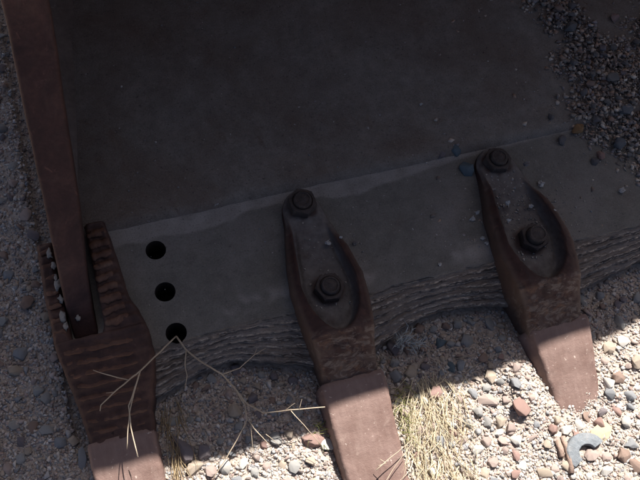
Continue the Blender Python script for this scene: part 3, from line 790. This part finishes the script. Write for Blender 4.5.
# fine gravel: uncountable
CHIP = []
for i in range(14):
    me = stone_mesh(300 + i, 0, (7, 9, 11)[i % 3]); me.calc_loop_triangles()
    v = np.array([v.co[:] for v in me.vertices]); t = np.array([tt.vertices[:] for tt in me.loop_triangles]); CHIP.append((v, t)); bpy.data.meshes.remove(me)
PALC = np.array([(.50, .41, .34), (.46, .355, .30), (.55, .48, .41), (.40, .36, .33), (.33, .315, .30), (.44, .34, .26), (.58, .51, .45), (.37, .265, .22), (.47, .385, .32), (.50, .41, .335), (.25, .20, .17), (.29, .27, .26)])
PALC *= (1.02, 1.07, 1.13)
PALF = np.array([(.14, .13, .125), (.19, .175, .165), (.10, .092, .09), (.24, .225, .21), (.12, .115, .125), (.17, .13, .11), (.09, .075, .07)])
def chips(name, items, pal, kind='stuff', smooth=False):
    V, T, C = [], [], []; base = 0
    for x, y, z, s in items:
        v, t = CHIP[rng.randint(len(CHIP))]
        a, b = rng.uniform(0, 6.28), rng.normal(0, .35); ca, sa, cb, sb = math.cos(a), math.sin(a), math.cos(b), math.sin(b)
        R = np.array([[ca, -sa, 0], [sa, ca, 0], [0, 0, 1]]) @ np.array([[1, 0, 0], [0, cb, -sb], [0, sb, cb]])
        q = (v * np.array([s * rng.uniform(.8, 1.35), s * rng.uniform(.65, 1.0), s * rng.uniform(.45, .8)])) @ R.T + np.array([x, y, z + s * rng.uniform(-.2, .42)])
        V.append(q); T.append(t + base); base += len(v)
        c = pal[rng.randint(len(pal))] * rng.uniform(.75, 1.2); C.append(np.tile(np.append(c, 1), (len(v), 1)))
    V, T, C = np.vstack(V), np.vstack(T), np.vstack(C)
    me = bpy.data.meshes.new(name); me.vertices.add(len(V)); me.vertices.foreach_set('co', V.ravel())
    me.loops.add(T.size); me.loops.foreach_set('vertex_index', T.ravel().astype(np.int32))
    me.polygons.add(len(T)); me.polygons.foreach_set('loop_start', np.arange(0, T.size, 3, dtype=np.int32))
    me.update(calc_edges=True); set_col(me, C)
    o = link(name, me, M['attr'], smooth=smooth); o['kind'] = kind
    return o
def scatter(n, smin, smax, pw=2.2):
    out = []
    while len(out) < n:
        px, py = rng.uniform(-40, 690), rng.uniform(-40, 530)
        p = at(px, py, -.07); x, y = p.x, p.y
        s = smin + (smax - smin) * rng.uniform() ** pw
        if not chip_ok(x, y, s * .6): continue
        out.append((x, y, ground_z(x, y), s))
    return out
o = chips('gravel', scatter(70000, .0007, .0042, 2.6) + scatter(2200, .003, .0066), PALC)
tag(o, 'fine pale and pinkish gravel covering the ground round the bucket', 'gravel', None, 'stuff')
def scatter_pile(n):
    out = []
    while len(out) < n:
        p = at(rng.uniform(430, 690), rng.uniform(-30, 260), FLOOR_Z); x, y = p.x, p.y
        pl = pile(x, y)
        if y < -.10 or rng.uniform() > pl ** 1.1 + .006: continue
        if abs(x - XT[2]) < .06 and y < .1: continue
        s = .0009 + .0050 * rng.uniform() ** 2.6
        out.append((x, y, floor_z(y) + .010 * pl * rng.uniform(.1, 1) - .001, s))
    return out
o = chips('spilled_gravel', scatter_pile(10500), PALF * (2.6, 2.4, 2.15))
tag(o, 'dark grey gravel spilled over the right of the bucket floor', 'gravel', None, 'stuff')
def grit(n):
    out = []
    while len(out) < n:
        x, y = rng.uniform(-.36, .8), rng.uniform(-.10, .62)
        if min(abs(x - XT[1]), abs(x - XT[2])) < .06 and y < .10: continue
        near = math.exp(-((x - .39) / .13) ** 2 - (y / .12) ** 2) + math.exp(-((x - .02) / .07) ** 2 - ((y + .03) / .07) ** 2)
        if rng.uniform() > .06 + near: continue
        out.append((x, y, floor_z(y), .0008 + .0016 * rng.uniform() ** 3))
    for k, xt in enumerate(XT[1:]):
        for _ in range(90 + 220 * k):
            v = rng.uniform(.02, .20); u = rng.uniform(-.03, .034)
            if (u * u + (v - .161) ** 2) < .027 ** 2 or (u * u + v * v) < .028 ** 2: continue
            out.append((xt + u, YB - v, .0165 if v > .07 else .0195, .0008 + .0022 * rng.uniform() ** 2.5))
    return out
o = chips('grit', grit(700), PALC[[0, 2, 3, 4, 6]] * .8)
tag(o, 'pale grit and sand grains sprinkled on the lip and adapters', 'grit', None, 'stuff')
def sand_tip():
    out = []
    for _ in range(2600):
        x = rng.normal(XT[2] + .022, .022); y = rng.normal(-.417, .008) + .034 * math.exp(-((x - XT[2] - .026) / .012) ** 2) * rng.uniform()
        zt = -.014 - .086 * max(0, (YB - .308 - y) / .225)
        out.append((x, y, max(ground_z(x, y), zt if abs(x - XT[2] + .006) < .045 and y > -.44 else -1), .0007 + .0022 * rng.uniform() ** 2.5))
    return out
o = chips('sand', sand_tip(), PALC[[0, 1, 8, 9]])
tag(o, 'pale sand heaped over the buried tip of the right tooth', 'sand', None, 'stuff')

# pale crumbs on the steel
CR_ = [(217, 204, 6, 'beside the end of the pale floor seam', 0), (328, 243, 7, 'in the pocket of the middle adapter', .021), (341, 237, 4, 'on the right rim of the middle adapter, higher up', .03), (355, 243, 6, 'just right of the rim of the middle adapter', 0),
       (473, 219, 7, 'left of the right adapter, beside its twin crumb', 0), (478, 212, 6, 'left of the right adapter, upper of the cluster', 0), (483, 238, 6, 'left of the right adapter, lower of the cluster', 0), (487, 243, 5, 'left of the right adapter, lowest of the cluster', 0),
       (546, 204, 7, 'on the right rim of the right adapter, upper', .03), (554, 211, 7, 'on the right rim of the right adapter, lower', .034), (531, 206, 6, 'in the pocket of the right adapter, near its rim', .021), (508, 203, 6, 'on the left rim of the right adapter', .03), (509, 220, 5, 'on the left rim of the right adapter, lower down', .035), (541, 184, 8, 'right of the head of the right adapter', .0),
       (622, 190, 8, 'right of the gravel spill by the photo edge', 0), (440, 264, 5, 'alone behind the layered edge left of the right adapter', 0), (421, 104, 4, 'alone in the middle of the dark floor', FLOOR_Z), (526, 164, 8, 'against the head nut of the right adapter', .012)]
for i, (px, py, s, where, z) in enumerate(CR_):
    p = at(px, py, z + .003); r = s * mpp(p) / 2 * .72
    o = link('crumb', bm_mesh('crumb', lump((0, 0, 0), r, i * 2.3, 2, (1.1, .9, .7), .9)), M['crumbm'] if i not in (3, 17) else STONE['dark'], smooth=False)
    o.location = p; tag(o, 'tiny %s crumb %s' % ('pale' if i not in (3, 17) else 'dark', where), 'crumb', 'crumbs lying on the steel')

# broken ring, its yellow slab, and the rusty rod
def ring_piece():
    pc = at(590, 452, -.045); k = mpp(pc); bm = bmesh.new(); rings = []
    g = ground_z(pc.x, pc.y)
    R0, R1 = 9.0 * k, 22.0 * k
    A = np.linspace(math.radians(196), math.radians(6), 20)
    for i, a in enumerate(A):
        a2 = a + math.radians(13); e = 1 + .05 * nz(i * .4, 1, 0); ring = []
        for rr, z in ((R0, -.004), (R0, .0062), (R0 + .0012, .0078), ((R0 + R1) / 2, .0086), (R1 - .002, .0074), (R1, .0054), (R1 + .001, -.004)):
            ring.append(bm.verts.new((math.cos(a2) * rr * e, math.sin(a2) * rr * e * .92, z + .0008 * nz(i, rr * 90, 0, .6))))
        rings.append(ring)
    for P, Q in zip(rings, rings[1:]):
        for q in range(6): bm.faces.new((P[q], P[q + 1], Q[q + 1], Q[q]))
    bm.faces.new(rings[0]); bm.faces.new(rings[-1][::-1]); bmesh.ops.recalc_face_normals(bm, faces=bm.faces)
    o = link('ring_fragment', bm_mesh('ring_fragment', bm), STONE['ringgrey'], smooth=False); o.location = (pc.x, pc.y, g + .006)
    tag(o, 'broken half ring of blue grey stone lying in the sunlit gravel', 'ring fragment')
ring_piece()
p = at(601, 433, -.065); k = mpp(p)
add_stone('stone', (p.x, p.y, ground_z(p.x, p.y)), 15 * k, 9 * k, .005, math.radians(16), 'yellow', 'flat yellow sandy slab behind the broken grey ring', 'stone', None, 4, 'b', .3, .05)
def rod(pts, r, z, label):
    P = [at(a, b, z) for a, b in pts]; P = [Vector((q.x, q.y, ground_z(q.x, q.y) + r * 1.1)) for q in P]
    o = link('rusty_rod', bm_mesh('rusty_rod', tube(P, r, 8, .2)), STONE['brown']); tag(o, label, 'rod')
rod([(562, 437), (565, 449), (568, 460), (569, 474)], .0052, -.065, 'longer rusty iron rod sticking out of gravel left of the broken ring')
rod([(556, 441), (559, 450), (560, 458)], .0048, -.065, 'shorter rusty iron stub beside the longer rusty rod')

# ------------------------------------------------------------------ twigs
def colour_all(me, lo, hi, seed=0):
    n = len(me.vertices); c = np.ones((n, 4), np.float32); f = np.array([.5 + .5 * nz(*v.co, 60) for v in me.vertices])[:, None]
    c[:, :3] = np.array(lo) * (1 - f) + np.array(hi) * f; set_col(me, c)
def twig(name, label, stems):
    root = None
    for i, (pts, r0, r1) in enumerate(stems):
        P = [at(a, b, z) for a, b, z in pts]; Q = []
        for A, B in zip(P, P[1:]):
            for t in (0, .33, .66): Q.append(A.lerp(B, t) + Vector((nz(A.x + t, A.y, 0, 90), nz(A.y + t, A.x, 3, 90), 0)) * .0012)
        Q.append(P[-1]); rad = [0.76 * (r0 + (r1 - r0) * k / (len(Q) - 1)) for k in range(len(Q))]
        me = bm_mesh('twig', tube(Q, rad, 6, .08)); colour_all(me, (.32, .25, .18), (.52, .44, .34))
        o = link(name if not root else 'side_shoot', me, M['twigm'], root)
        if not root: root = o; tag(o, label, 'twig')
twig('dry_twig', 'pale dry forked twig hanging from the lowest hole over the corner casting',
     [([(176, 336, .006), (160, 352, .03), (140, 371, .06), (129, 380, .065), (112, 394, .062), (101, 405, .06)], .0018, .0011),
      ([(129, 380, .065), (111, 376, .066), (93, 370, .068)], .0013, .0007), ([(140, 371, .06), (131, 404, .05), (128, 428, .045), (127, 449, .035)], .0014, .0008),
      ([(140, 371, .06), (138, 379, .06), (129, 406, .05), (131, 428, .044), (138, 457, .034)], .0014, .0012), ([(101, 405, .06), (100, 411, .06)], .001, .0007), ([(115, 392, .062), (106, 393, .065)], .0008, .0005)])
twig('dry_twig', 'long pale dry branching twig reaching from the lowest hole over the sunlit gravel',
     [([(176, 336, .006), (186, 350, .012), (203, 363, .018), (222, 374, .018), (236, 390, .005), (247, 404, .0), (264, 413, -.004), (290, 410, 0), (325, 407, .004)], .0020, .0011),
      ([(222, 374, .018), (240, 368, .022), (254, 355, .026), (266, 348, .028)], .0013, .0007), ([(186, 350, .012), (185, 365, .02), (187, 376, .022), (185, 389, .025)], .0013, .0008),
      ([(236, 390, .005), (245, 405, -.006), (247, 419, -.014), (238, 438, -.03), (225, 460, -.04), (211, 482, -.05)], .0016, .0010), ([(247, 419, -.014), (258, 433, -.02), (271, 446, -.03)], .0012, .0007),
      ([(264, 413, -.004), (250, 404, -.002)], .001, .0008), ([(291, 411, 0), (304, 425, -.01), (322, 446, -.025)], .0010, .0006), ([(299, 409, .002), (302, 399, .008)], .0008, .0005), ([(285, 410, .0), (295, 403, .005)], .0008, .0005),
      ([(250, 418, -.014), (252, 440, -.03), (254, 458, -.045)], .0008, .0005), ([(254, 355, .026), (257, 348, .03)], .0007, .0005), ([(266, 434, -.024), (280, 446, -.04)], .0007, .0005)])
twig('dry_twig', 'two crossed thin pale stems lying over the sunlit middle tooth',
     [([(376, 470, -.03), (390, 458, -.03), (412, 440, -.03)], .0012, .0008), ([(384, 484, -.04), (396, 465, -.035), (410, 446, -.03)], .0011, .0007), ([(378, 466, -.03), (386, 463, -.03), (380, 459, -.03)], .001, .0007)])
twig('dry_twig', 'thin bent pale stem in shade right of the middle tooth neck', [([(431, 345, -.045), (438, 362, -.045), (446, 376, -.05)], .0011, .0007), ([(431, 345, -.045), (422, 346, -.045)], .001, .0007)])
twig('dry_twig', 'thin straight pale stem lying in shade left of the right tooth', [([(462, 375, -.055), (474, 366, -.055), (487, 360, -.055)], .0010, .0007), ([(455, 359, -.055), (475, 355, -.055)], .0009, .0006)])

# dry grass, weed
def blades(name, items, lo, hi):
    vs, fs, cs = [], [], []
    for (x, y, z), d, L, r, lift, bend in items:
        d = Vector((math.cos(d), math.sin(d), 0)); s = Vector((-d.y, d.x, 0)); b = len(vs); n = 5
        c = np.array(lo) + (np.array(hi) - np.array(lo)) * rng.uniform(); c = c * rng.uniform(.8, 1.15)
        for k in range(n):
            f = k / (n - 1); p = Vector((x, y, z)) + d * L * f + s * bend * f * f + Vector((0, 0, lift * math.sin(f * 2.4)))
            q = r * (1 - .7 * f)
            vs += [p + s * q, p - s * q, p + Vector((0, 0, q * 1.4))]; cs += [(*c, 1)] * 3
            if k:
                a = b + 3 * (k - 1)
                for u, v in ((0, 1), (1, 2), (2, 0)): fs.append((a + u, a + v, a + 3 + v, a + 3 + u))
    me = mesh(name, vs, fs); set_col(me, cs); return link(name, me, M['straw'], smooth=False)
def grass_items(n, poly, ang, sp, L, lift=(.004, .02), r=.0009):
    out = []
    while len(out) < n:
        px, py = rng.uniform(*poly[0]), rng.uniform(*poly[1]); p = at(px, py, -.068)
        if not poly[2](px, py) or not ground_ok(p.x, p.y, -.004): continue
        out.append(((p.x, p.y, ground_z(p.x, p.y) + rng.uniform(-.002, .006)), rng.normal(ang, sp), rng.uniform(*L), r * rng.uniform(.6, 1.3), rng.uniform(*lift), rng.normal(0, .012)))
    return out
o = blades('dry_grass', grass_items(430, ((392, 480), (372, 500), lambda a, b: abs(a - 432 + (b - 430) * -.06) < 40 * (1 + .5 * nz(a, b, 0, .05)) * rng.uniform(.25, 1) - max(0, (400 - b)) * .25), math.radians(-101), .42, (.02, .075), (.002, .012), .00075), (.56, .47, .32), (.78, .70, .53))
tag(o, 'flattened straw yellow dry grass between the middle and right teeth', 'grass', None, 'stuff')
o = blades('dry_grass', grass_items(42, ((155, 186), (385, 470), lambda a, b: abs(a - 170) < 9 + (b - 385) * .06), math.radians(-95), .14, (.04, .11), (.006, .022), .0007), (.26, .19, .11), (.48, .38, .24))
tag(o, 'thin brown dry grass stems beside the corner tooth', 'grass', None, 'stuff')
o = blades('green_grass', grass_items(60, ((392, 412), (380, 440), lambda a, b: abs(a - 400 - (b - 400) * .1) < 8), math.radians(-80), .8, (.012, .03), (.006, .016), .0008), (.22, .24, .09), (.46, .44, .22))
tag(o, 'sparse green sprigs growing against the right side of the middle tooth', 'grass', None, 'stuff')
o = blades('green_grass', grass_items(18, ((312, 334), (422, 444), lambda a, b: True), math.radians(-60), 1.2, (.010, .022), (.005, .014), .0008), (.12, .15, .04), (.34, .34, .14))
tag(o, 'little green tuft between the brick red block and middle tooth', 'grass', None, 'stuff')
items = []
for a, b, a2, b2 in ((401, 344, 417, 322), (401, 344, 412, 336), (402, 345, 398, 331), (408, 342, 432, 346), (408, 342, 420, 350), (404, 338, 396, 346)):
    p, q = at(a, b, -.05), at(a2, b2, -.045)
    for _ in range(16):
        s = Vector((rng.normal(0, .004), rng.normal(0, .004), rng.uniform(-.01, .004)))
        d = q - p; f = rng.uniform(0, .6); st = p + d * f + s
        items.append((tuple(st), math.atan2(d.y, d.x) + rng.normal(0, .6), rng.uniform(.006, .018), .0011, rng.uniform(.002, .008), rng.normal(0, .004)))
o = blades('dry_weed', items, (.36, .38, .38), (.60, .62, .60))
tag(o, 'wispy grey white dead weed in shade right of the middle adapter', 'weed')
